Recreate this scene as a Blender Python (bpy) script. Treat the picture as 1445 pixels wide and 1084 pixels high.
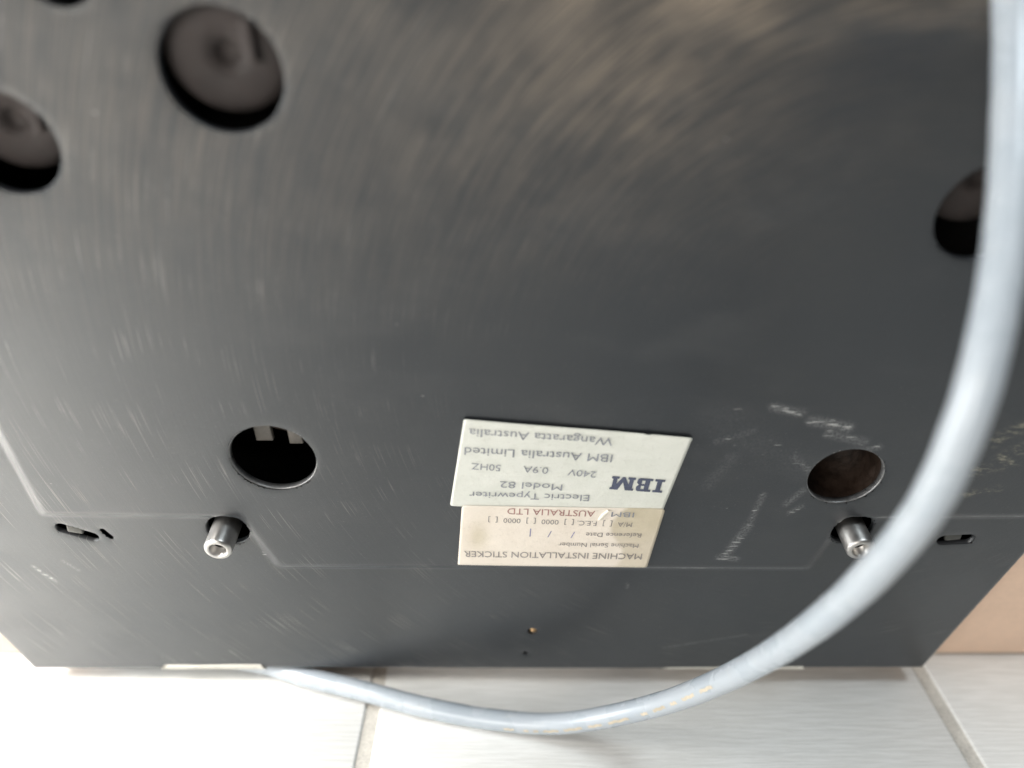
import bpy, bmesh, math, random
import numpy as np
from mathutils import Vector, Matrix

R = math.radians
scene = bpy.context.scene
for o in list(bpy.data.objects):
    bpy.data.objects.remove(o)
col = scene.collection
random.seed(4)

# ------------------------------------------------------------------ camera
DZ = 0.0025                                   # everything but the floor stands this much higher
cam_data = bpy.data.cameras.new("camera")
cam = bpy.data.objects.new("camera", cam_data)
col.objects.link(cam)
cam.location = (0.0, -0.212, 0.243 + DZ)
cam.rotation_euler = (R(62.5), 0, 0)
cam_data.sensor_width = 36.0
cam_data.lens = 36.0 * 1083.0 / 1445.0
cam_data.clip_start = 0.005
cam_data.clip_end = 50.0
cam_data.dof.use_dof = True
cam_data.dof.focus_distance = 0.245
cam_data.dof.aperture_fstop = 4.3
scene.camera = cam

# ------------------------------------------------------------------ light
world = bpy.data.worlds.new("World")
scene.world = world
world.use_nodes = True
bg = world.node_tree.nodes["Background"]
bg.inputs[0].default_value = (1.0, 0.95, 0.90, 1)
bg.inputs[1].default_value = 0.10


def area(name, loc, target, size, size_y, energy, color):
    d = bpy.data.lights.new(name, 'AREA')
    d.shape = 'RECTANGLE'
    d.size = size
    d.size_y = size_y
    d.energy = energy
    d.color = color
    o = bpy.data.objects.new(name, d)
    col.objects.link(o)
    o.location = loc
    v = Vector(target) - Vector(loc)
    o.rotation_euler = v.to_track_quat('-Z', 'Y').to_euler()
    return o


# bright daylight from the left: the patch it throws on the floor, and the opening itself
win = area("window_light", (-0.60, -0.22, 0.50), (-0.435, -0.05, 0.0), 0.28, 0.28, 4.4, (1.0, 0.97, 0.92))
win.data.spread = R(56)
area("window", (-0.95, -0.16, 0.22), (-0.15, 0.0, 0.06), 0.55, 0.34, 8.0, (0.97, 0.99, 1.0))
area("side_fill", (-0.60, -1.00, 0.45), (0.0, 0.0, 0.06), 0.6, 0.5, 8.6, (1.0, 0.965, 0.91))  # added front-left fill lamp, brightens the panel and labels
area("overhead_fill", (0.45, -0.26, 1.40), (0.05, -0.02, 0.0), 0.4, 0.4, 9.8, (0.84, 0.94, 1.0))  # added overhead fill lamp, brightens the right-hand floor

scene.view_settings.view_transform = 'Standard'
scene.view_settings.look = 'None'
scene.view_settings.exposure = 0.2
scene.view_settings.gamma = 1.0
scene.view_settings.use_curve_mapping = False
scene.render.engine = 'CYCLES'
scene.cycles.max_bounces = 6
scene.render.resolution_x = 1024
scene.render.resolution_y = 768


# ------------------------------------------------------------------ node helpers
class NT:
    def __init__(self, name):
        self.m = bpy.data.materials.new(name)
        self.m.use_nodes = True
        self.t = self.m.node_tree
        self.b = self.t.nodes["Principled BSDF"]

    def n(self, typ, **kw):
        nd = self.t.nodes.new(typ)
        for k, v in kw.items():
            setattr(nd, k, v)
        return nd

    def lk(self, a, b):
        self.t.links.new(a, b)

    def put(self, sock, v):
        if isinstance(v, (int, float)):
            sock.default_value = v
        elif isinstance(v, (tuple, list)):
            sock.default_value = tuple(v) + ((1,) if len(v) == 3 and len(sock.default_value) == 4 else ())
        else:
            self.lk(v, sock)

    def math(self, op, a, b=0.0, c=0.0, clamp=False):
        nd = self.n('ShaderNodeMath', operation=op, use_clamp=clamp)
        for s, v in zip(nd.inputs, (a, b, c)):
            self.put(s, v)
        return nd.outputs[0]

    def obj(self):
        return self.n('ShaderNodeTexCoord').outputs['Object']

    def mapping(self, vec, scale=(1, 1, 1), rot=(0, 0, 0), loc=(0, 0, 0)):
        nd = self.n('ShaderNodeMapping')
        self.lk(vec, nd.inputs['Vector'])
        nd.inputs['Scale'].default_value = scale
        nd.inputs['Rotation'].default_value = rot
        nd.inputs['Location'].default_value = loc
        return nd.outputs[0]

    def noise(self, vec, scale, detail=3.0, rough=0.55):
        nd = self.n('ShaderNodeTexNoise')
        self.lk(vec, nd.inputs['Vector'])
        nd.inputs['Scale'].default_value = scale
        nd.inputs['Detail'].default_value = detail
        nd.inputs['Roughness'].default_value = rough
        return nd.outputs['Fac']

    def ramp(self, fac, lo, hi, a=0.0, b=1.0):
        nd = self.n('ShaderNodeMapRange')
        nd.interpolation_type = 'SMOOTHSTEP'
        self.put(nd.inputs['Value'], fac)
        nd.inputs['From Min'].default_value = lo
        nd.inputs['From Max'].default_value = hi
        nd.inputs['To Min'].default_value = a
        nd.inputs['To Max'].default_value = b
        return nd.outputs[0]

    def mix(self, fac, a, b):
        nd = self.n('ShaderNodeMix', data_type='RGBA')
        self.put(nd.inputs[0], fac)
        self.put(nd.inputs[6], a)
        self.put(nd.inputs[7], b)
        return nd.outputs[2]

    def attr(self, name):
        return self.n('ShaderNodeAttribute', attribute_name=name).outputs['Fac']

    def bump(self, h, strength, dist):
        nd = self.n('ShaderNodeBump')
        self.lk(h, nd.inputs['Height'])
        nd.inputs['Strength'].default_value = strength
        nd.inputs['Distance'].default_value = dist
        self.lk(nd.outputs[0], self.b.inputs['Normal'])

    def set(self, **kw):
        for k, v in kw.items():
            self.put(self.b.inputs[k.replace('_', ' ')], v)
        return self.m


def plain(name, color, rough, metallic=0.0, var=0.25, scale=300.0, bump=0.0):
    t = NT(name)
    o = t.obj()
    f = t.noise(o, scale, 4)
    g = t.noise(o, scale * 0.15, 3)
    k = t.math('ADD', t.math('MULTIPLY', f, 0.5), t.math('MULTIPLY', g, 0.5))
    dark = tuple(c * (1 - var) for c in color)
    lite = tuple(min(1, c * (1 + var)) for c in color)
    t.set(Base_Color=t.mix(t.ramp(k, 0.3, 0.7), dark, lite), Metallic=metallic,
          Roughness=t.ramp(f, 0.3, 0.7, max(0.05, rough - 0.08), min(1, rough + 0.08)))
    if bump:
        t.bump(f, bump, 0.0005)
    return t.m


# centre of the painted motion blur arcs, plate coordinates in metres
ARC_CENTRE = (0.095, 0.140)


def mat_plate():
    t = NT("worn_dark_paint")
    o = t.obj()
    sep = t.n('ShaderNodeSeparateXYZ')
    t.lk(o, sep.inputs[0])
    dx = t.math('SUBTRACT', sep.outputs[0], ARC_CENTRE[0])
    dy = t.math('SUBTRACT', sep.outputs[1], ARC_CENTRE[1])
    r = t.math('SQRT', t.math('ADD', t.math('MULTIPLY', dx, dx), t.math('MULTIPLY', dy, dy)))
    # angle measured so that its seam points right, outside the frame
    th = t.math('ARCTAN2', dy, t.math('MULTIPLY', dx, -1.0))

    def arc(fr, ft, seed, detail=2.0):
        cmb = t.n('ShaderNodeCombineXYZ')
        t.lk(t.math('MULTIPLY', r, fr), cmb.inputs[0])
        t.lk(t.math('MULTIPLY', th, ft), cmb.inputs[1])
        cmb.inputs[2].default_value = seed
        return t.noise(cmb.outputs[0], 1.0, detail, 0.6)
    fine = arc(4600, 9, 1.3, 1.0)
    mid = arc(2300, 6.5, 7.7, 1.0)
    long_ = arc(3300, 8, 3.1, 0.0)
    grain = t.noise(o, 2600, 2)
    cloud = t.noise(o, 22, 4, 0.6)
    cloud2 = t.noise(o, 60, 4, 0.6)
    away = t.ramp(r, 0.05, 0.22)
    # dusty film, with motion blur streaks painted in as arcs
    film = t.math('MULTIPLY', t.math('ADD', t.math('MULTIPLY', t.ramp(fine, 0.35, 0.80), 0.42),
                                     t.math('MULTIPLY', t.math('MULTIPLY', t.ramp(mid, 0.45, 0.85), t.ramp(cloud, 0.38, 0.62)), 0.40)), away)
    hair = t.math('MULTIPLY', t.math('MULTIPLY', t.ramp(long_, 0.68, 0.78), t.ramp(cloud2, 0.42, 0.62)), away)
    base = t.mix(t.ramp(grain, 0.3, 0.7), (0.0080, 0.0092, 0.0118), (0.0140, 0.0157, 0.0192))
    base = t.mix(t.math('MULTIPLY', t.ramp(cloud, 0.35, 0.75), 0.35), base, (0.024, 0.0238, 0.0235))
    base = t.mix(t.math('MULTIPLY', film, 0.15), base, (0.15, 0.142, 0.130))
    base = t.mix(t.math('MULTIPLY', hair, 0.26), base, (0.42, 0.40, 0.36))
    # dust specks and smeared patches
    lint = t.noise(o, 1350, 1)
    base = t.mix(t.math('MULTIPLY', t.ramp(lint, 0.70, 0.78), 0.10), base, (0.32, 0.31, 0.29))
    smear = t.noise(t.mapping(o, (26, 60, 26), (0, 0, R(35))), 1.0, 5, 0.65)
    base = t.mix(t.math('MULTIPLY', t.ramp(smear, 0.48, 0.72), 0.07), base, (0.12, 0.115, 0.11))
    # tan dust towards the far edge, warm reflected light painted in with it
    dust_sheen = t.attr("dust_sheen")
    dn = t.math('MULTIPLY', dust_sheen, t.math('ADD', t.ramp(cloud2, 0.35, 0.65, 0.05, 0.30), t.math('MULTIPLY', t.math('ADD', t.ramp(mid, 0.42, 0.70), t.ramp(fine, 0.45, 0.75)), 0.5)), clamp=True)
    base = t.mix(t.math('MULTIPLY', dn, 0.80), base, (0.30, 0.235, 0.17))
    # white paint scuffs and chips
    sc = t.attr("scuff")
    vor = t.noise(t.mapping(o, (170, 1050, 400), (0, 0, R(-17))), 1.0, 1.5, 0.6)
    thr = t.math('SUBTRACT', t.math('ADD', vor, t.math('MULTIPLY', sc, 0.24)), 0.74)
    chip = t.math('MULTIPLY', t.ramp(thr, 0.0, 0.12), t.ramp(sc, 0.02, 0.2))
    base = t.mix(t.math('MULTIPLY', chip, 0.48), base, (0.58, 0.58, 0.56))
    base = t.mix(t.math('MULTIPLY', t.math('MULTIPLY', t.ramp(sc, 0.0, 1.0), t.ramp(lint, 0.3, 0.65)), 0.16), base, (0.5, 0.5, 0.5))
    # single specks scattered about
    vo = t.n('ShaderNodeTexVoronoi')
    t.lk(t.mapping(o, (1.0, 2.6, 1.0), (0, 0, R(-20))), vo.inputs['Vector'])
    vo.inputs['Scale'].default_value = 130
    spk = t.math('MULTIPLY', t.ramp(vo.outputs['Distance'], 0.03, 0.07, 1.0, 0.0), t.ramp(cloud2, 0.60, 0.66))
    base = t.mix(t.math('MULTIPLY', spk, 0.5), base, (0.5, 0.49, 0.46))
    old = t.attr("yellow")
    yn = t.math('MULTIPLY', old, t.ramp(t.noise(t.mapping(o, (260, 620, 300), (0, 0, R(-38))), 1.0, 4, 0.7), 0.46, 0.72))
    base = t.mix(t.math('MULTIPLY', yn, 0.65), base, (0.40, 0.37, 0.26))
    rough = t.math('ADD', t.math('ADD', t.ramp(cloud2, 0.3, 0.7, 0.30, 0.38), t.ramp(smear, 0.45, 0.75, 0.0, 0.10)),
                   t.math('ADD', t.math('MULTIPLY', film, 0.18), t.math('MULTIPLY', dn, 0.25)), clamp=True)
    t.set(Base_Color=base, Roughness=rough, Specular_IOR_Level=0.80, Sheen_Weight=0.06, Sheen_Roughness=0.45, Sheen_Tint=(0.82, 0.92, 1.0), Specular_Tint=(0.95, 0.98, 1.0))
    hgt = t.math('ADD', t.math('MULTIPLY', grain, 0.6), t.math('MULTIPLY', fine, 0.5))
    t.bump(hgt, 0.22, 0.00025)
    return t.m


def mat_tile():
    t = NT("glazed_tile")
    o = t.n('ShaderNodeTexCoord').outputs['Object']
    oi = t.n('ShaderNodeObjectInfo')
    off = t.n('ShaderNodeVectorMath', operation='ADD')
    t.lk(o, off.inputs[0])
    sc = t.n('ShaderNodeVectorMath', operation='SCALE')
    t.lk(oi.outputs['Location'], sc.inputs[0])
    sc.inputs['Scale'].default_value = 1.7
    t.lk(sc.outputs[0], off.inputs[1])
    v = off.outputs[0]
    weave = t.noise(t.mapping(v, (55, 900, 1)), 1.0, 4, 0.6)
    weave2 = t.noise(t.mapping(v, (260, 2400, 1), (0, 0, R(4))), 1.0, 2, 0.6)
    cl = t.noise(v, 25, 4)
    c = t.mix(t.ramp(weave, 0.36, 0.66), (0.68, 0.672, 0.645), (0.78, 0.772, 0.75))
    c = t.mix(t.math('MULTIPLY', t.ramp(cl, 0.4, 0.7), 0.3), c, (0.66, 0.64, 0.60))
    t.set(Base_Color=c, Roughness=t.ramp(weave2, 0.3, 0.7, 0.38, 0.55))
    h = t.math('ADD', weave, t.math('MULTIPLY', weave2, 0.5))
    t.bump(h, 0.35, 0.0006)
    return t.m


def mat_paper(name, a, b, stain=None):
    t = NT(name)
    o = t.obj()
    f = t.noise(o, 900, 3)
    g = t.noise(o, 90, 4)
    c = t.mix(t.ramp(g, 0.3, 0.7), a, b)
    if stain:
        for attr, colr, k in stain:
            m = t.math('MULTIPLY', t.attr(attr), t.ramp(g, 0.2, 0.8, 0.6, 1.0))
            c = t.mix(t.math('MULTIPLY', m, k), c, colr)
    c = t.mix(t.math('MULTIPLY', t.ramp(f, 0.55, 0.75), 0.15), c, (0.35, 0.33, 0.28))
    t.set(Base_Color=c, Roughness=0.5)
    t.bump(t.math('ADD', t.math('MULTIPLY', f, 0.15), g), 0.28, 0.0012)
    return t.m


def mat_cord():
    t = NT("grey_vinyl")
    o = t.obj()
    f = t.noise(o, 700, 3)
    g = t.noise(o, 60, 4)
    c = t.mix(t.ramp(g, 0.35, 0.65), (0.355, 0.395, 0.435), (0.395, 0.43, 0.465))
    yel = t.noise(t.mapping(o, (90, 400, 400)), 1.0, 3)
    c = t.mix(t.math('MULTIPLY', t.ramp(yel, 0.60, 0.78), 0.14), c, (0.55, 0.48, 0.36))
    t.set(Base_Color=c, Roughness=t.ramp(g, 0.3, 0.7, 0.23, 0.31))
    t.bump(g, 0.02, 0.0008)
    return t.m


M = dict(
    plate=mat_plate(), tile=mat_tile(), cord=mat_cord(),
    grout=plain("grout", (0.58, 0.545, 0.49), 0.9, var=0.2, scale=900, bump=0.5),
    housing=plain("housing_paint", (0.70, 0.51, 0.385), 0.5, var=0.05, scale=500, bump=0.08),
    dark=plain("dark_inside", (0.010, 0.009, 0.009), 0.8, var=0.3),
    boss=plain("dull_rubber", (0.036, 0.028, 0.026), 0.75, var=0.25, scale=500, bump=0.2),
    lip=plain("bare_edge", (0.20, 0.20, 0.20), 0.35, metallic=0.5, var=0.4, scale=800),
    steel=plain("steel", (0.50, 0.485, 0.465), 0.38, metallic=1.0, var=0.16, scale=120),
    tag=plain("tag_metal", (0.11, 0.10, 0.088), 0.5, metallic=0.2, var=0.3, scale=500),
    rust=plain("brown_tube", (0.018, 0.010, 0.006), 0.55, var=0.6, scale=350, bump=0.4),
    rust_lite=plain("oily_brown", (0.070, 0.045, 0.030), 0.5, var=0.5, scale=400, bump=0.3),
    clip=plain("clip_metal", (0.05, 0.05, 0.045), 0.45, metallic=0.4, var=0.3, scale=600),
    brass=plain("brass", (0.50, 0.33, 0.18), 0.4, metallic=0.8, var=0.3, scale=900),
    pad=plain("pale_pad", (0.50, 0.48, 0.43), 0.6, var=0.15, scale=600, bump=0.2),
    ink=plain("grey_ink", (0.25, 0.26, 0.285), 0.6, var=0.3, scale=1500),
    ink_logo=plain("blue_black_ink", (0.07, 0.08, 0.125), 0.6, var=0.3, scale=1500),
    ink_red=plain("faded_red_ink", (0.34, 0.18, 0.16), 0.6, var=0.2, scale=1500),
    ink_soft=plain("faded_grey_ink", (0.24, 0.22, 0.21), 0.6, var=0.2, scale=1500),
    ink_blue=plain("pen_ink", (0.22, 0.22, 0.36), 0.6, var=0.2, scale=1500),
    mark=plain("cord_print", (0.50, 0.44, 0.34), 0.5, var=0.2, scale=900),
    peel=plain("peeled_paper", (0.80, 0.74, 0.62), 0.55, var=0.1, scale=900),
    paper=mat_paper("pale_label", (0.62, 0.63, 0.57), (0.67, 0.675, 0.62)),
    paper2=mat_paper("cream_label", (0.72, 0.645, 0.555), (0.76, 0.69, 0.60),
                     [("stain", (0.44, 0.38, 0.25), 0.95)]),
)


# ------------------------------------------------------------------ mesh helpers
def link(name, me, mat, parent=None, smooth=True):
    o = bpy.data.objects.new(name, me)
    col.objects.link(o)
    if mat is not None and not me.materials:
        me.materials.append(mat)
    if smooth:
        me.polygons.foreach_set("use_smooth", [True] * len(me.polygons))
    if parent is not None:
        o.parent = parent
    return o


def pydata(name, v, f, mat, parent=None, smooth=True):
    me = bpy.data.meshes.new(name)
    me.from_pydata([tuple(p) for p in v], [], f)
    me.update()
    return link(name, me, mat, parent, smooth)


def lathe(prof, seg=40, center=(0, 0, 0), axis=None, wob=0.0):
    """profile [(radius, height)] spun about +h (or axis) at center; closed with caps where radius is 0"""
    v, f = [], []
    ax = Vector(axis).normalized() if axis else Vector((0, 0, 1))
    e1 = ax.orthogonal().normalized()
    if axis is None:
        e1 = Vector((1, 0, 0))
    e2 = ax.cross(e1)
    c = Vector(center)
    for (r, h) in prof:
        for k in range(seg):
            a = 2 * math.pi * k / seg
            rr = r * (1 + wob * math.sin(3 * a + 1) + wob * 0.6 * math.sin(5 * a))
            v.append(c + e1 * (rr * math.cos(a)) + e2 * (rr * math.sin(a)) + ax * h)
    for i in range(len(prof) - 1):
        for k in range(seg):
            a, b = i * seg + k, i * seg + (k + 1) % seg
            f.append((a, b, b + seg, a + seg))
    return v, f


def rounded_box(x0, x1, y0, y1, z0, z1, bev, seg=2):
    bm = bmesh.new()
    bmesh.ops.create_cube(bm, size=1.0)
    for p in bm.verts:
        p.co = Vector(((x0 + x1) / 2 + p.co.x * (x1 - x0), (y0 + y1) / 2 + p.co.y * (y1 - y0),
                       (z0 + z1) / 2 + p.co.z * (z1 - z0)))
    bmesh.ops.bevel(bm, geom=bm.edges[:], offset=bev, segments=seg, profile=0.5, affect='EDGES')
    return bm


def bm_obj(name, bm, mat, parent=None, smooth=False):
    me = bpy.data.meshes.new(name)
    bm.to_mesh(me)
    bm.free()
    return link(name, me, mat, parent, smooth)


# ------------------------------------------------------------------ floor
floor = bm_obj("floor", rounded_box(-1.2, 1.2, -1.2, 1.2, -0.03, -0.0012, 0.001, 1), M['grout'])
floor["kind"] = "structure"
floor["label"] = "pale tiled floor with beige grout"
PITCH, GAP = 0.2185, 0.0052
X0, Y0 = -0.0533, -0.130
tb = rounded_box(-(PITCH - GAP) / 2, (PITCH - GAP) / 2, -(PITCH - GAP) / 2, (PITCH - GAP) / 2, -0.008, 0.0, 0.0011, 3)
tile_me = bpy.data.meshes.new("tile")
tb.to_mesh(tile_me)
tb.free()
tile_me.materials.append(M['tile'])
tile_me.polygons.foreach_set("use_smooth", [True] * len(tile_me.polygons))
for i in range(-5, 5):
    for j in range(-5, 5):
        o = bpy.data.objects.new("tile", tile_me)
        col.objects.link(o)
        o.parent = floor
        o.location = (X0 + (i + 0.5) * PITCH, Y0 + (j + 0.5) * PITCH, random.uniform(-0.0003, 0.0))
        o.rotation_euler = (0, 0, R(random.uniform(-0.12, 0.12)))

# ------------------------------------------------------------------ typewriter
LEAN = 10.0
tw = bpy.data.objects.new("typewriter", None)
col.objects.link(tw)
tw.location = (0, 0, 0.008 + DZ)
tw.rotation_euler = (R(90 + LEAN), 0, 0)         # local x = across, y = up the panel, z = out of the panel
tw["label"] = "electric typewriter tipped up to show its dark scuffed underside"
tw["category"] = "typewriter"
mm = 0.001
STEP = 1.4 * mm

# (u, w, radius, second point for slots) in millimetres
HOLES = dict(
    low_left=(-71.3, 111.2, 13.0), low_right=(101.6, 103.5, 11.5),
    top_left=(-61.2, 222.0, 13.3), far_left=(-113.2, 206.6, 12.2), right=(112.6, 190.0, 12.6),
    top_edge=(-89.6, 241.6, 7.5), pin_left=(-92.6, 78.2, 7.2), pin_right=(110.6, 78.6, 7.2),
    screw=(7.6, 23.0, 1.9), pip=(5.2, 9.2, 1.1))
SLOTS = dict(left=(-146.5, 79.0, -138.0, 74.6, 2.3), left_small=(-133.6, 78.0, -131.8, 74.6, 0.9),
             right=(142.5, 73.2, 150.0, 73.8, 2.4))

OUT = [(-186.4, -2.1), (160.5, -2.1), (218.0, 318.0), (-247.0, 318.0)]
PANEL = [(-149.6, 330), (-149.6, 86.5), (-86.5, 85.5), (-79.0, 61.0), (100.5, 60.0), (107.0, 85.0), (172.0, 86.0),
         (190.0, 330)]


def poly_sdf(px, py, poly):
    """signed distance, positive inside"""
    best = np.full(px.shape, 1e9)
    cx = np.zeros(px.shape)
    cy = np.zeros(px.shape)
    inside = np.zeros(px.shape, bool)
    n = len(poly)
    for i in range(n):
        ax, ay = poly[i]
        bx, by = poly[(i + 1) % n]
        ex, ey = bx - ax, by - ay
        t = np.clip(((px - ax) * ex + (py - ay) * ey) / (ex * ex + ey * ey), 0, 1)
        qx, qy = ax + t * ex, ay + t * ey
        d = np.hypot(px - qx, py - qy)
        m = d < best
        best = np.where(m, d, best)
        cx = np.where(m, qx, cx)
        cy = np.where(m, qy, cy)
        cond = ((ay > py) != (by > py))
        with np.errstate(divide='ignore', invalid='ignore'):
            xi = (bx - ax) * (py - ay) / (by - ay if by != ay else 1e-9) + ax
        inside ^= cond & (px < xi)
    return np.where(inside, best, -best), cx, cy


def blur(a, k):
    ker = np.hanning(2 * k + 1)
    ker /= ker.sum()
    for ax in (0, 1):
        p = np.pad(a, [(k, k) if i == ax else (0, 0) for i in (0, 1)], mode='edge')
        a = np.apply_along_axis(lambda r: np.convolve(r, ker, mode='valid'), ax, p)
    return a


def smooth(x):
    x = np.clip(x, 0, 1)
    return x * x * (3 - 2 * x)


def panel_height(px, py, blurred=True):
    """height of the pressed sheet (mm), 0 on the raised panel"""
    s, _, _ = poly_sdf(px, py, PANEL)
    if blurred:
        s = blur(s, 4)
    h = -STEP / mm * (1 - smooth((s + 1.9) / 3.8))
    # second shallow press line near the far edge
    h = h + 0.5 * smooth((py - 226.5 - 0.03 * (px - 80)) / 9.0) * smooth((px - 20) / 30.0)
    return h


CELL = 0.75
us = np.arange(-249, 220.01, CELL)
ws = np.arange(-4.0, 319.01, CELL)
PX, PY = np.meshgrid(us, ws)
NX, NY = len(us), len(ws)
HH = panel_height(PX, PY)
keep_v = np.ones(PX.shape, bool)
# outline
so, cx, cy = poly_sdf(PX, PY, OUT)
snap = (np.abs(so) < CELL * 0.62)
PX = np.where(snap, cx, PX)
PY = np.where(snap, cy, PY)
so = np.where(snap, 0, so)
# holes: snap the nearest vertices onto the edge
cut = np.full(PX.shape, 1e9)
for (u, w, r) in HOLES.values():
    dx, dy = PX - u, PY - w
    d = np.hypot(dx, dy)
    sd = d - r
    m = np.abs(sd) < CELL * 0.55
    PX = np.where(m, u + dx / np.maximum(d, 1e-6) * r, PX)
    PY = np.where(m, w + dy / np.maximum(d, 1e-6) * r, PY)
    cut = np.minimum(cut, np.where(m, 0, sd))
for (u0, w0, u1, w1, r) in SLOTS.values():
    ex, ey = u1 - u0, w1 - w0
    t = np.clip(((PX - u0) * ex + (PY - w0) * ey) / (ex * ex + ey * ey), 0, 1)
    qx, qy = u0 + t * ex, w0 + t * ey
    dx, dy = PX - qx, PY - qy
    d = np.hypot(dx, dy)
    sd = d - r
    m = np.abs(sd) < CELL * 0.55
    PX = np.where(m, qx + dx / np.maximum(d, 1e-6) * r, PX)
    PY = np.where(m, qy + dy / np.maximum(d, 1e-6) * r, PY)
    cut = np.minimum(cut, np.where(m, 0, sd))
# rolled outer edge
RE = 2.2
dd = np.clip(so, 0, RE)
HH = HH - (RE - np.sqrt(np.maximum(RE * RE - (RE - dd) ** 2, 0)))
# edges of the holes pressed in very slightly
HH = HH - 0.2 * np.exp(-np.clip(cut, 0, 20) / 0.8)
# slow waviness of old sheet metal
HH = HH + 0.25 * np.sin(PX / 37.0 + 0.6) * np.sin(PY / 29.0 + 1.1)

idx = np.arange(NX * NY).reshape(NY, NX)
quads = np.stack([idx[:-1, :-1], idx[:-1, 1:], idx[1:, 1:], idx[1:, :-1]], -1).reshape(-1, 4)
so_f, cut_f = so.ravel(), cut.ravel()
ok = (so_f[quads].min(1) > -1e-6) & (cut_f[quads].max(1) > 1e-6) & (cut_f[quads].min(1) > -1e-6)
quads = quads[ok]
used = np.unique(quads)
remap = np.full(NX * NY, -1)
remap[used] = np.arange(len(used))
verts = np.stack([PX.ravel(), PY.ravel(), HH.ravel()], -1)[used] * mm
quads = remap[quads]
uvx, uvy = PX.ravel()[used], PY.ravel()[used]
# outer skirt
SK = -15.0 * mm
sk_v, sk_f = [], []
edge_cnt = {}
for k in range(4):
    pass
nv = len(verts)
# boundary loop of the outline, walked along its four sides
on = np.where(so_f[used] == 0)[0]
loop = []
for i in range(4):
    a = np.array(OUT[i]); b = np.array(OUT[(i + 1) % 4])
    e = b - a
    L2 = (e ** 2).sum()
    t = ((uvx[on] - a[0]) * e[0] + (uvy[on] - a[1]) * e[1]) / L2
    dist = np.abs((uvx[on] - a[0]) * e[1] - (uvy[on] - a[1]) * e[0]) / math.sqrt(L2)
    sel = on[(dist < 1e-3) & (t >= 0) & (t < 1)]
    tt = t[(dist < 1e-3) & (t >= 0) & (t < 1)]
    loop += list(sel[np.argsort(tt)])
me = bpy.data.meshes.new("base_panel")
skirt = []
ring = [tuple(verts[i]) for i in loop]
me.from_pydata([tuple(p) for p in verts] + [(p[0], p[1], p[2] + 0.0) for p in ring] + [(p[0], p[1], SK) for p in ring], [],
               [tuple(q) for q in quads] +
               [(nv + i, nv + len(ring) + i, nv + len(ring) + (i + 1) % len(ring), nv + (i + 1) % len(ring))
                for i in range(len(ring))])
me.update()
# wear and painted warm sheen, as point attributes
ax, ay = uvx, uvy
extra = 2 * len(ring)


def seg_mask(p, q, w, power=1.0):
    ex, ey = q[0] - p[0], q[1] - p[1]
    t = np.clip(((ax - p[0]) * ex + (ay - p[1]) * ey) / (ex * ex + ey * ey + 1e-9), 0, 1)
    d = np.hypot(ax - p[0] - t * ex, ay - p[1] - t * ey)
    return smooth(1 - d / w) * power


sc = np.zeros(len(used))
for p, q, w, k in [((74, 131), (82, 129), 3.0, 0.9), ((86, 126), (97, 123.5), 3.5, 1.0), ((92, 121), (103, 118), 3.0, 0.8),
                   ((78, 96), (76, 82), 2.2, 0.7), ((76, 82), (71, 67), 3.2, 0.85), ((69, 66.5), (75, 65.5), 2.6, 0.85), ((60, 118), (70, 122), 3, 0.5), ((84, 112), (90, 106), 3, 0.6),
                   ((45, 60.3), (101, 59.5), 1.3, 0.9), ((108, 85), (170, 86), 1.6, 0.7), ((-78, 61), (45, 60), 1.3, 0.25),
                   ((90, 98), (86, 92), 2.4, 0.8), ((91, 91), (88, 88), 2.0, 0.7), ((57, 13), (87, 21), 1.1, 0.75),
                   ((96, 112), (108, 116), 2.4, 0.8), ((-163, 60), (-158, 52), 1.6, 0.9), ((-152, 63), (-148, 58), 1.2, 0.7),
                   ((40, 51), (40.3, 48.5), 1.0, 0.9), ((88, 20), (100, 22), 0.8, 0.5), ((60, 100), (66, 112), 5, 0.35),
                   ((60, 125), (100, 100), 14, 0.25), ((-82, 61), (-86, 85), 1.6, 0.35)]:
    sc = np.maximum(sc, seg_mask(p, q, w, k))
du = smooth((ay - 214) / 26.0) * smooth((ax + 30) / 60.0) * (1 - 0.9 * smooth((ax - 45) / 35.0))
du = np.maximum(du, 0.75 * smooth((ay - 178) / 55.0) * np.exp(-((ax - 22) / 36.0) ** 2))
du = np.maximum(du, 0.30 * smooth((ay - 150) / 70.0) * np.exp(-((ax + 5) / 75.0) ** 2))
du = np.maximum(du, 0.28 * smooth((ay - 140) / 90.0) * (1 - smooth((ax + 20) / 60.0)))  # painted warm tint over the upper left
du = np.maximum(du, 0.5 * np.exp(-((ay - 234.5) / 4.5) ** 2) * smooth((ax - 45) / 15.0) * (1 - smooth((ax - 88) / 22.0)))  # soft brownish reflection painted into the mask
ye = np.maximum.reduce([seg_mask((133, 104), (150, 110), 3.5, 0.9), seg_mask((146, 112), (156, 120), 4.0, 1.0),
                        seg_mask((138, 96), (150, 99), 2.5, 0.6), seg_mask((140, 118), (152, 128), 4.0, 0.7)])
for nm, arr in (("scuff", sc), ("dust_sheen", du), ("yellow", ye)):
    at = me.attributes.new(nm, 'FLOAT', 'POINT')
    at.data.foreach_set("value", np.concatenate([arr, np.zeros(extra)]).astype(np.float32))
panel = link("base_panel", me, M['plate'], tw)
panel["label"] = "dark grey scratched metal base panel"


def surf(u, w):
    """height of the panel at one spot, metres"""
    return float(panel_height(np.array([[u]]), np.array([[w]]), False)[0, 0]) * mm


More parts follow.
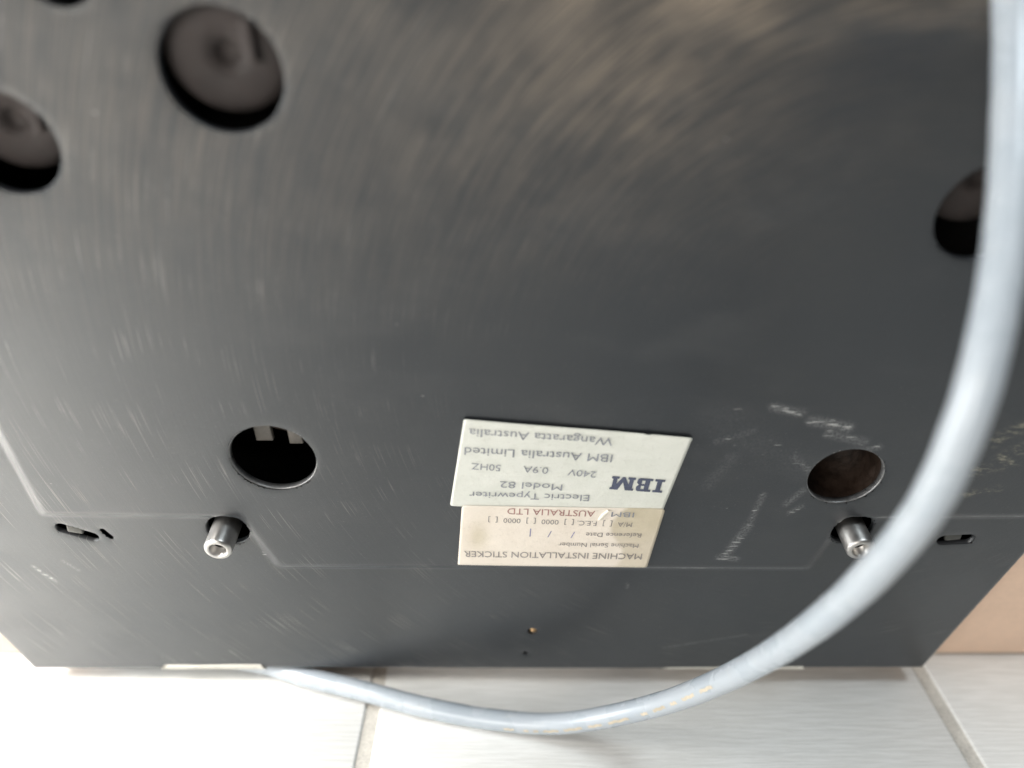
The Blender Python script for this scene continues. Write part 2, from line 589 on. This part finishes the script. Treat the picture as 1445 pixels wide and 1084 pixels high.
# rims of the round holes
for key, (u, w, r) in HOLES.items():
    z = surf(u, w) - 0.4 * mm
    th = 0.45 if r > 3 else 0.15
    dep = 1.9 if r > 3 else 1.2
    prof = [(r + 0.45 * th, z / mm - 0.6), (r + 0.35 * th, z / mm + 0.05), (r, z / mm + 0.22 * th), (r - 0.5 * th, z / mm - 0.05),
            (r - 0.7 * th, z / mm - 0.4), (r - 0.7 * th, z / mm - dep), (r + 0.4, z / mm - dep)]
    v, f = lathe([(a * mm, b * mm) for a, b in prof], 56, (u * mm, w * mm, 0))
    pydata("hole_rim", v, f, M['lip'] if key.startswith('low') else M['plate'], tw)

# what sits behind the holes
cap_i = 0
for key, dz, dv, tilt in (("top_left", -6.5, 3.0, 0.10), ("far_left", -8.5, 3.5, 0.08), ("right", -11.0, 5.5, 0.0)):
    u, w, r = HOLES[key]
    rr = r * 1.02
    prof = [(rr, -6), (rr, 0.2), (rr * 0.96, 1.2), (rr * 0.80, 2.0), (rr * 0.45, 2.3), (2.9, 2.1), (2.6, 0.6), (0.01, 0.5)]
    v, f = lathe([(a * mm, b * mm) for a, b in prof], 48, ((u + 0.5) * mm, (w + dv) * mm, dz * mm), (tilt, -0.05, 1))
    boss = pydata("rubber_mount", v, f, M['boss'], tw)
    bm = rounded_box((u + 4.5) * mm, (u + 7.2) * mm, (w + 1.0) * mm, (w + 10) * mm, (dz + 1.0) * mm, (dz + 3.6) * mm, 0.6 * mm, 2)
    bm_obj("mount_rib", bm, M['boss'], boss, True)
u, w, r = HOLES["low_left"]
for (a0, a1, b0) in ((-78.0, -72.6, 112.0), (-68.0, -63.6, 110.8)):
    bm_obj("stop_tab", rounded_box(a0 * mm, a1 * mm, b0 * mm, (w + 18) * mm, -9.0 * mm, -7.0 * mm, 0.5 * mm, 2), M['tag'], tw, True)
v, f = lathe([(a * mm, b * mm) for a, b in [(16, -3), (16, 0), (15.4, 0.8), (0.01, 1.4)]], 40, (-64.0 * mm, 119.0 * mm, -17.0 * mm), (0.25, -0.35, 1))
pydata("drive_wheel", v, f, M['rust_lite'], tw)
u, w, r = HOLES["low_right"]
v, f = lathe([(a * mm, b * mm) for a, b in [(r + 0.4, -2.4), (r + 0.2, -26), (r * 0.7, -27), (r * 0.65, -40)]], 44,
             (u * mm, (w + 0.6) * mm, 0))
pydata("guide_tube", v, f, M['rust'], tw)

# hollow steel pins standing out of their recesses
for key, du_, dw_ in (("pin_left", -0.9, -0.2), ("pin_right", 0.3, -0.6)):
    u, w, r = HOLES[key]
    z1 = 7.0
    rr = 4.5
    prof = [(rr, -14), (rr, z1 - 1.0), (rr - 0.3, z1 - 0.3), (rr - 1.0, z1), (rr - 1.5, z1), (rr - 1.9, z1 - 0.4), (rr - 2.0, z1 - 6.0), (0.01, z1 - 6.0)]
    v, f = lathe([(a * mm, b * mm) for a, b in prof], 44, ((u + du_) * mm, (w + dw_) * mm, 0))
    pin = pydata("support_pin", v, f, M['steel'], tw)
    v, f = lathe([(a * mm, b * mm) for a, b in [(0.01, z1 - 3.2), (rr - 2.05, z1 - 3.4)]], 24, ((u + du_) * mm, (w + dw_) * mm, 0))
    pydata("pin_bore", v, f, M['dark'], pin)

# tongues inside the slots
for key in ("left", "right"):
    u0, w0, u1, w1, r = SLOTS[key]
    um, wm = (u0 + u1) / 2, (w0 + w1) / 2
    z = -STEP / mm
    bm = rounded_box((um - 3.4) * mm, (um + 2.0) * mm, (wm - 0.7) * mm, (wm + 3.0) * mm, (z - 1.9) * mm, (z - 0.2) * mm, 0.8 * mm, 3)
    bmesh.ops.rotate(bm, cent=(um * mm, wm * mm, z * mm), matrix=Matrix.Rotation(R(-14 if key == "left" else 8), 3, 'Z'), verts=bm.verts)
    bm_obj("spring_clip", bm, M['clip'], tw, True)
    # raised edge round the slot
    n = 40
    vv, ff = [], []
    ang = math.atan2(w1 - w0, u1 - u0)
    for (off, hz) in ((0.35, -0.5), (0.2, 0.12), (-0.15, 0.05), (-0.3, -1.4)):
        for k in range(n):
            a = 2 * math.pi * k / n
            c = (u1, w1) if math.cos(a) > 0 else (u0, w0)
            vv.append(((c[0] + (r + off) * math.cos(a + ang)) * mm, (c[1] + (r + off) * math.sin(a + ang)) * mm, (z - 0.35 + hz) * mm))
    for i in range(3):
        for k in range(n):
            ff.append((i * n + k, i * n + (k + 1) % n, (i + 1) * n + (k + 1) % n, (i + 1) * n + k))
    pydata("slot_rim", vv, ff, M['plate'], tw)

# little brass screw in the bottom band
u, w, r = HOLES["screw"]
z = surf(u, w) / mm
v, f = lathe([(a * mm, b * mm) for a, b in [(1.35, -6), (1.35, -0.9), (1.1, -0.5), (0.01, -0.35)]], 20, ((u + 0.5) * mm, (w - 0.1) * mm, z * mm), (0.12, 0.1, 1))
pydata("screw", v, f, M['brass'], tw)

# pale pads folded over the lower edge
for (a0, a1, hgt, sl) in ((-137.0, -95.6, 3.4, 3.2), (57.0, 114.5, 2.2, 3.0)):
    z = -STEP / mm
    yb = -2.1
    prof = [(yb + hgt, z - 0.9), (yb + hgt, z + 0.05), (yb + hgt - 0.4, z + 0.25), (yb + 0.9, z + 0.2), (yb - 0.1, z - 0.4), (yb - 0.55, z - 1.6), (yb - 0.6, -12.0),
            (yb + 0.5, -12.0)]
    vv, ff = [], []
    NS = 24
    for k in range(NS + 1):
        s = k / NS
        for i, (y, h) in enumerate(prof):
            e = sl * (y - yb) / hgt if y > yb else 0
            vv.append(((a0 + max(e, 0) * 0.8 + s * (a1 - a0 - 1.3 * max(e, 0))) * mm, (y + 0.12 * math.sin(9 * s + i)) * mm, h * mm))
    m_ = len(prof)
    for k in range(NS):
        for i in range(m_ - 1):
            ff.append((k * m_ + i, k * m_ + i + 1, (k + 1) * m_ + i + 1, (k + 1) * m_ + i))
    ff.append(tuple(range(m_)))
    ff.append(tuple(NS * m_ + i for i in reversed(range(m_))))
    pydata("edge_pad", vv, ff, M['pad'], tw)

# ------------------------------------------------------------------ housing
# front ring sits 15 mm behind the panel, its lower edge rests on the floor
LOW = -13.2


def resample(poly, n):
    P = [Vector(p) for p in poly]
    c = Vector((-13.0, 150.0))
    res = []
    for k in range(n):
        a = 2 * math.pi * (k + 0.5) / n
        d = Vector((math.cos(a), math.sin(a)))
        best = None
        for i in range(len(P)):
            p, q = P[i], P[(i + 1) % len(P)]
            e = q - p
            det = d.x * (-e.y) + d.y * e.x
            if abs(det) < 1e-9:
                continue
            r_ = p - c
            t = (r_.x * (-e.y) + r_.y * e.x) / det
            s = (d.x * r_.y - d.y * r_.x) / det
            if t > 0 and -1e-6 <= s <= 1 + 1e-6 and (best is None or t < best):
                best = t
        res.append(c + d * best)
    return res


def round_poly(poly, rad, seg=10):
    out = []
    n = len(poly)
    for i in range(n):
        p, c, q = Vector(poly[i - 1]), Vector(poly[i]), Vector(poly[(i + 1) % n])
        a, b = c + (p - c).normalized() * rad, c + (q - c).normalized() * rad
        for k in range(seg + 1):
            t = k / seg
            out.append(a * (1 - t) ** 2 + c * 2 * t * (1 - t) + b * t * t)
    return out


n = 240
outer = resample(round_poly([(-250, LOW), (232, LOW), (262, 330), (-280, 330)], 16), n)
inner = resample([(-180, 2.5), (154, 2.5), (208, 310), (-237, 310)], n)
cen = Vector((-13.0, 150.0))


def ringv(poly, h, scale=0.0):
    return [((p.x + (cen - p).normalized().x * scale) * mm, (p.y + (cen - p).normalized().y * scale) * mm, h * mm) for p in poly]


layers = [ringv(inner, -170), ringv(inner, -15.2), ringv(outer, -15.2, 3.0), ringv(outer, -15.9, 1.2), ringv(outer, -17.5, 0.2), ringv(outer, -30, 0.0),
          ringv(outer, -150, 6.0), ringv(outer, -175, 12.0), ringv(outer, -186, 40.0), ringv(outer, -188, 150.0)]
# keep the resting face straight: lower edge follows the floor's rise behind the contact line
vv = [p for l in layers for p in l]
ff = []
for i in range(len(layers) - 1):
    for k in range(n):
        ff.append((i * n + k, i * n + (k + 1) % n, (i + 1) * n + (k + 1) % n, (i + 1) * n + k))
ff.append(tuple((len(layers) - 1) * n + k for k in range(n)))
hous = pydata("housing_shell", vv, ff, M['housing'], tw)
hous["label"] = "beige painted typewriter housing behind the base panel"
# near-black sheet and liner added so the holes look dark inside
pydata("dark_backing", [(p[0], p[1], -60 * mm) for p in ringv(inner, -60)], [tuple(range(n))], M['dark'], tw, False)
vv = ringv(inner, -60) + ringv(inner, -15.4, 0.3)
pydata("dark_liner", vv, [(k, (k + 1) % n, n + (k + 1) % n, n + k) for k in range(n)], M['dark'], tw)

# ------------------------------------------------------------------ stickers


def bil(c, s, t):
    return ((c[0][0] * (1 - s) + c[1][0] * s) * (1 - t) + (c[3][0] * (1 - s) + c[2][0] * s) * t,
            (c[0][1] * (1 - s) + c[1][1] * s) * (1 - t) + (c[3][1] * (1 - s) + c[2][1] * s) * t)


def sticker(name, corners, mat, hfun, thick, rc, attrs=()):
    """corners TL, TR, BR, BL in mm; a thin sheet with slightly rounded corners"""
    ns, nt = 72, 40
    v, f = [], []
    W = math.dist(corners[0], corners[1])
    Hh = math.dist(corners[0], corners[3])
    st = []
    for j in range(nt + 1):
        for i in range(ns + 1):
            s, t = i / ns, j / nt
            # round the corners
            x, y = s * W, t * Hh
            cx = min(max(x, rc), W - rc)
            cy = min(max(y, rc), Hh - rc)
            if (x != cx) and (y != cy):
                d = math.hypot(x - cx, y - cy)
                m_ = max(abs(x - cx), abs(y - cy))
                x = cx + (x - cx) * m_ / d
                y = cy + (y - cy) * m_ / d
            s, t = x / W, y / Hh
            st.append((s, t))
            p = bil(corners, s, t)
            v.append((p[0] * mm, p[1] * mm, hfun(s, t) * mm))
    k = ns + 1
    top = len(v)
    for j in range(nt):
        for i in range(ns):
            f.append((j * k + i, (j + 1) * k + i, (j + 1) * k + i + 1, j * k + i + 1))
    rim = [i for i in range(ns)] + [j * k + ns for j in range(nt)] + [nt * k + i for i in range(ns, 0, -1)] + [j * k for j in range(nt, 0, -1)]
    for q in rim:
        v.append((v[q][0], v[q][1], v[q][2] - thick * mm))
    m_ = len(rim)
    for q in range(m_):
        f.append((rim[q], rim[(q + 1) % m_], top + (q + 1) % m_, top + q))
    o = pydata(name, v, f, mat, tw)
    for nm, fn in attrs:
        at = o.data.attributes.new(nm, 'FLOAT', 'POINT')
        at.data.foreach_set("value", [fn(*x) for x in st] + [fn(*st[q]) for q in rim])
    return o


def rise(t0, a, k):
    return a * max(0.0, 1 - t0 / k) ** 2


L1 = [(-13.7, 127.3), (52.6, 120.2), (46.8, 84.9), (-19.5, 91.5)]
L2 = [(-15.7, 91.9), (48.2, 90.3), (45.3, 61.0), (-18.3, 62.5)]
h1 = lambda s, t: 0.36 + rise(t, 0.55, 0.06) + 0.10 * math.sin(7 * s + 2 * t) * (1 - t) + 0.5 * math.exp(-((s - 0.80 + 0.35 * t) / 0.012) ** 2) * rise(t, 1, 0.14)
h2 = lambda s, t: 0.70 - rise(1 - t, 0.75, 0.07) + 0.06 * math.sin(5 * s)
lab1 = sticker("rating_label", L1, M['paper'], h1, 0.25, 0.8)
lab1["label"] = "pale greenish white rating label printed upside down"


def stain(s, t):
    a = 0.95 * smooth(np.array((s - 0.79 + 0.05 * math.sin(6 * t)) / 0.03)) * (1 - 0.4 * t)
    b = 0.75 * math.exp(-((s - 0.09) / 0.05) ** 2 - ((t - 0.48) / 0.22) ** 2)
    return float(max(a, b))


lab2 = sticker("installation_label", L2, M['paper2'], h2, 0.25, 1.3, [("stain", stain)])
lab2["label"] = "cream stained installation label stuck over the rating label"


def text_mesh(txt):
    cu = bpy.data.curves.new("lettering", 'FONT')
    cu.body = txt
    cu.resolution_u = 3
    to = bpy.data.objects.new("lettering", cu)
    col.objects.link(to)
    bpy.context.view_layer.update()
    dg = bpy.context.evaluated_depsgraph_get()
    m_ = bpy.data.meshes.new_from_object(to.evaluated_get(dg))
    bpy.data.objects.remove(to)
    bpy.data.curves.remove(cu)
    return m_


def place_text(txt, p0, p1, cap, mat, parent, h, squeeze=1.0):
    m_ = text_mesh(txt)
    co = np.empty(len(m_.vertices) * 3)
    m_.vertices.foreach_get("co", co)
    co = co.reshape(-1, 3)
    x0, x1 = co[:, 0].min(), co[:, 0].max()
    p0, p1 = np.array(p0), np.array(p1)
    d = p1 - p0
    L = math.hypot(*d)
    e = d / L
    nrm = np.array((-e[1], e[0]))                # letters stand upside down on the panel
    xs = (co[:, 0] - x0) / (x1 - x0) * L
    ys = co[:, 1] / 0.69 * cap
    P = p0[None] + xs[:, None] * e[None] + ys[:, None] * nrm[None]
    out = np.concatenate([P, np.full((len(P), 1), h)], 1) * mm
    m_.vertices.foreach_set("co", out.ravel())
    m_.update()
    return link("lettering", m_, mat, parent, False)


H1, H2 = 0.56, 0.86
for txt, p0, p1, cap in [("Electric Typewriter", (24.0, 96.4), (-13.2, 98.0), 2.7), ("Model 82", (15.5, 101.0), (-3.6, 102.4), 2.7),
                         ("240V", (25.6, 106.4), (17.0, 107.5), 2.6), ("0.9A", (11.0, 108.1), (3.5, 108.8), 2.6), ("50HZ", (-3.3, 109.2), (-12.0, 110.0), 2.6),
                         ("IBM Australia Limited", (29.9, 113.4), (-13.9, 116.4), 3.1), ("Wangaratta Australia", (29.5, 119.9), (-12.3, 123.6), 3.0)]:
    place_text(txt, p0, p1, cap, M['ink'], lab1, H1)
place_text("MACHINE INSTALLATION STICKER", (43.1, 69.2), (-15.8, 70.6), 2.9, M['ink_soft'], lab2, H2)
place_text("Machine Serial Number", (41.4, 74.1), (15.2, 74.8), 2.0, M['ink_soft'], lab2, H2)
place_text("Reference Date", (41.8, 79.2), (23.9, 79.6), 2.0, M['ink_soft'], lab2, H2)
place_text("/     /    |", (20.3, 79.9), (5.8, 80.6), 2.9, M['ink_blue'], lab2, H2)
place_text("M/A  [  ]  F.E.C. [  ]  0000  [  ]  0000  [  ]", (38.4, 84.3), (-7.5, 86.6), 2.1, M['ink_soft'], lab2, H2)
place_text("IBM", (38.6, 88.9), (31.4, 89.2), 2.2, M['ink'], lab2, H2)
place_text("AUSTRALIA LTD", (26.2, 89.7), (-1.4, 90.9), 2.7, M['ink_red'], lab2, H2)

# slab serif trademark letters, drawn as polygons (unit cap height 1)


def logo_polys():
    S, T = 0.30, 0.17                             # stem and serif thickness
    I = [[(0.08, T), (0.08 + S, T), (0.08 + S, 1 - T), (0.08, 1 - T)], [(-0.07, 0), (0.53, 0), (0.53, T), (-0.07, T)],
         [(-0.07, 1 - T), (0.53, 1 - T), (0.53, 1), (-0.07, 1)]]
    b = 0.66
    Bp = [[(b, 0), (b + 0.80, 0), (b + 0.92, 0.08), (b + 0.92, T), (b, T)], [(b, 1 - T), (b + 0.90, 1 - T), (b + 0.90, 0.92), (b + 0.78, 1), (b, 1)],
          [(b + 0.15, T), (b + 0.15 + S, T), (b + 0.15 + S, 1 - T), (b + 0.15, 1 - T)],
          [(b + 0.15 + S, 0.43), (b + 0.86, 0.43), (b + 0.80, 0.5), (b + 0.86, 0.57), (b + 0.15 + S, 0.57)],
          [(b + 0.64, T), (b + 0.94, T), (b + 0.94, 0.36), (b + 0.86, 0.43), (b + 0.64, 0.43)],
          [(b + 0.64, 0.57), (b + 0.86, 0.57), (b + 0.92, 0.64), (b + 0.92, 1 - T), (b + 0.64, 1 - T)]]
    m = 1.72
    Mp = [[(m, 0), (m + 0.46, 0), (m + 0.46, T), (m, T)], [(m + 1.0, 0), (m + 1.46, 0), (m + 1.46, T), (m + 1.0, T)],
          [(m + 0.10, T), (m + 0.36, T), (m + 0.36, 1 - T), (m + 0.10, 1 - T)], [(m + 1.10, T), (m + 1.36, T), (m + 1.36, 1 - T), (m + 1.10, 1 - T)],
          [(m, 1 - T), (m + 0.36, 1 - T), (m + 0.36, 1), (m, 1)], [(m + 1.10, 1 - T), (m + 1.46, 1 - T), (m + 1.46, 1), (m + 1.10, 1)],
          [(m + 0.36, 1), (m + 0.36, 0.55), (m + 0.66, 0.0), (m + 0.80, 0.0), (m + 0.73, 0.40), (m + 0.50, 1)],
          [(m + 0.73, 0.40), (m + 0.80, 0.0), (m + 1.10, 0.55), (m + 1.10, 1), (m + 0.96, 1)]]
    return [I, Bp, Mp], m + 1.46


def logo(p0, p1, cap):
    letters, Wd = logo_polys()
    p0, p1 = Vector(p0), Vector(p1)
    d = p1 - p0
    e = d.normalized()
    nr = Vector((-e.y, e.x))
    k = d.length / (Wd + 0.07)
    for polys in letters:
        v, f = [], []
        for poly in polys:
            i0 = len(v)
            for (x, y) in poly:
                q = p0 + e * ((x + 0.07) * k) + nr * (y * cap)
                v.append((q.x * mm, q.y * mm, H1 * mm))
            f.append(tuple(range(i0, i0 + len(poly))))
        pydata("logo_letter", v, f, M['ink_logo'], lab1, False)


logo((46.7, 103.0), (30.4, 104.6), 5.6)

# curled flake of paper where the film over the cream label has lifted
v, f = [], []
for i in range(9):
    t = i / 8
    for k in range(7):
        a = k / 6 * 2.6
        v.append(((27.9 + 1.5 * t - 0.7 * math.cos(a) + 1.2 * t * t) * mm, (85.6 + 4.6 * t) * mm, (0.72 + 0.65 * math.sin(a) * (0.6 + 0.4 * t)) * mm))
for i in range(8):
    for k in range(6):
        f.append((i * 7 + k, i * 7 + k + 1, (i + 1) * 7 + k + 1, (i + 1) * 7 + k))
pydata("peeled_flake", v, f, M['peel'], lab2)

# ------------------------------------------------------------------ power cord
CR = 3.75 * mm
FZ = CR + 0.0002
cam_l = Vector(cam.location)
# measured along the cord: direction of sight and distance from the lens
meas = [(1430, 0, 54), (1430, 150, 56), (1423, 300, 58), (1402, 450, 59.5), (1361, 600, 58.5), (1292, 738, 54), (1174, 863, 46), (1052, 944, 37.5), (930, 994, 32), (800, 1020, 29.4)]
F = 1083.0
cp_, sp_ = math.cos(R(27.5)), math.sin(R(27.5))


def spot(x, y, dist=None):
    v = (y - 542) / F
    r = Vector(((x - 722.5) / F, cp_ - v * sp_, -sp_ - v * cp_))
    if dist is None:
        dist = (FZ - cam_l.z) / r.z
    return cam_l + r * dist


path = [Vector((0.115, 0.085, 0.400)), Vector((0.111, 0.02, 0.375)), Vector((0.1010, -0.020, 0.325)), spot(1424, -190, 2 * CR * F / 54.5)]
path += [spot(x, y, 2 * CR * F / w) for x, y, w in meas]
path += [spot(x, y) for x, y in [(700, 1016), (600, 998), (500, 972), (430, 955)]]
path += [Vector((-0.098, 0.0085, FZ)), Vector((-0.118, 0.0120, FZ)), Vector((-0.140, 0.0125, FZ)), Vector((-0.157, 0.0140, FZ + 0.0015)), Vector((-0.166, 0.0200, FZ + 0.004)),
         Vector((-0.170, 0.0300, FZ + 0.007))]


def catmull(P, sub=14):
    out = []
    for i in range(len(P) - 1):
        p0, p1, p2, p3 = P[max(i - 1, 0)], P[i], P[i + 1], P[min(i + 2, len(P) - 1)]
        for k in range(sub):
            t = k / sub
            out.append(0.5 * ((2 * p1) + (p2 - p0) * t + (2 * p0 - 5 * p1 + 4 * p2 - p3) * t * t + (3 * p1 - p0 - 3 * p2 + p3) * t ** 3))
    out.append(P[-1].copy())
    return out


cl = catmull(path)
frames = []
prev = Vector((-1, 0, 0))
for i, p in enumerate(cl):
    t = (cl[min(i + 1, len(cl) - 1)] - cl[max(i - 1, 0)]).normalized()
    prev = (prev - t * prev.dot(t)).normalized()
    frames.append((p, t, prev.copy(), t.cross(prev)))


def tube(name, frs, r, mat, seg=28, parent=None):
    v, f = [], []
    for i, (p, t, a, b) in enumerate(frs):
        for k in range(seg):
            g = 2 * math.pi * k / seg
            v.append(p + (a * math.cos(g) + b * math.sin(g)) * r * (1 + 0.008 * math.sin(i * 0.9)))
    for i in range(len(frs) - 1):
        for k in range(seg):
            f.append((i * seg + k, i * seg + (k + 1) % seg, (i + 1) * seg + (k + 1) % seg, (i + 1) * seg + k))
    f.append(tuple(reversed(range(seg))))
    f.append(tuple((len(frs) - 1) * seg + k for k in range(seg)))
    return pydata(name, v, f, mat, parent)


cord_root = bpy.data.objects.new("power_cord", None)
col.objects.link(cord_root)
cord_root["label"] = "light grey round power cord looping in front of the typewriter onto the floor"
cord_root["category"] = "cord"
tube("sheath", frames, CR, M['cord'], 28, cord_root)
# worn tan print along the sheath
down = Vector((0, -0.35, -1)).normalized()
i = 4 + 14 * 11
runs = []
pos = 14 * 11 + 4
while pos < 14 * 14:
    ln = random.choice((1, 2, 2, 3))
    runs.append((pos, min(pos + ln, 14 * 14)))
    pos += ln + random.choice((1, 1, 2))
for (a0, a1) in runs:
    v, f = [], []
    n_ = 6
    for k in range(n_ + 1):
        x = a0 + (a1 - a0) * k / n_
        j = int(x)
        fr0, fr1 = frames[j], frames[min(j + 1, len(frames) - 1)]
        c = fr0[0].lerp(fr1[0], x - j)
        t = fr0[1].lerp(fr1[1], x - j).normalized()
        view = (cam_l - c)
        side = (down - t * down.dot(t)).normalized()
        fwd = side.cross(t)
        if fwd.dot(view) < 0:
            fwd = -fwd
        wob = 0.05 * math.sin(k * 2.1 + a0)
        for g in (0.10 + wob, 0.24, 0.36 + wob):
            v.append(c + (fwd * math.cos(g) + side * math.sin(g)) * (CR * 1.012 + 0.00006))
    for k in range(n_):
        for g in range(2):
            f.append((k * 3 + g, k * 3 + g + 1, (k + 1) * 3 + g + 1, (k + 1) * 3 + g))
    pydata("print_mark", v, f, M['mark'], cord_root)
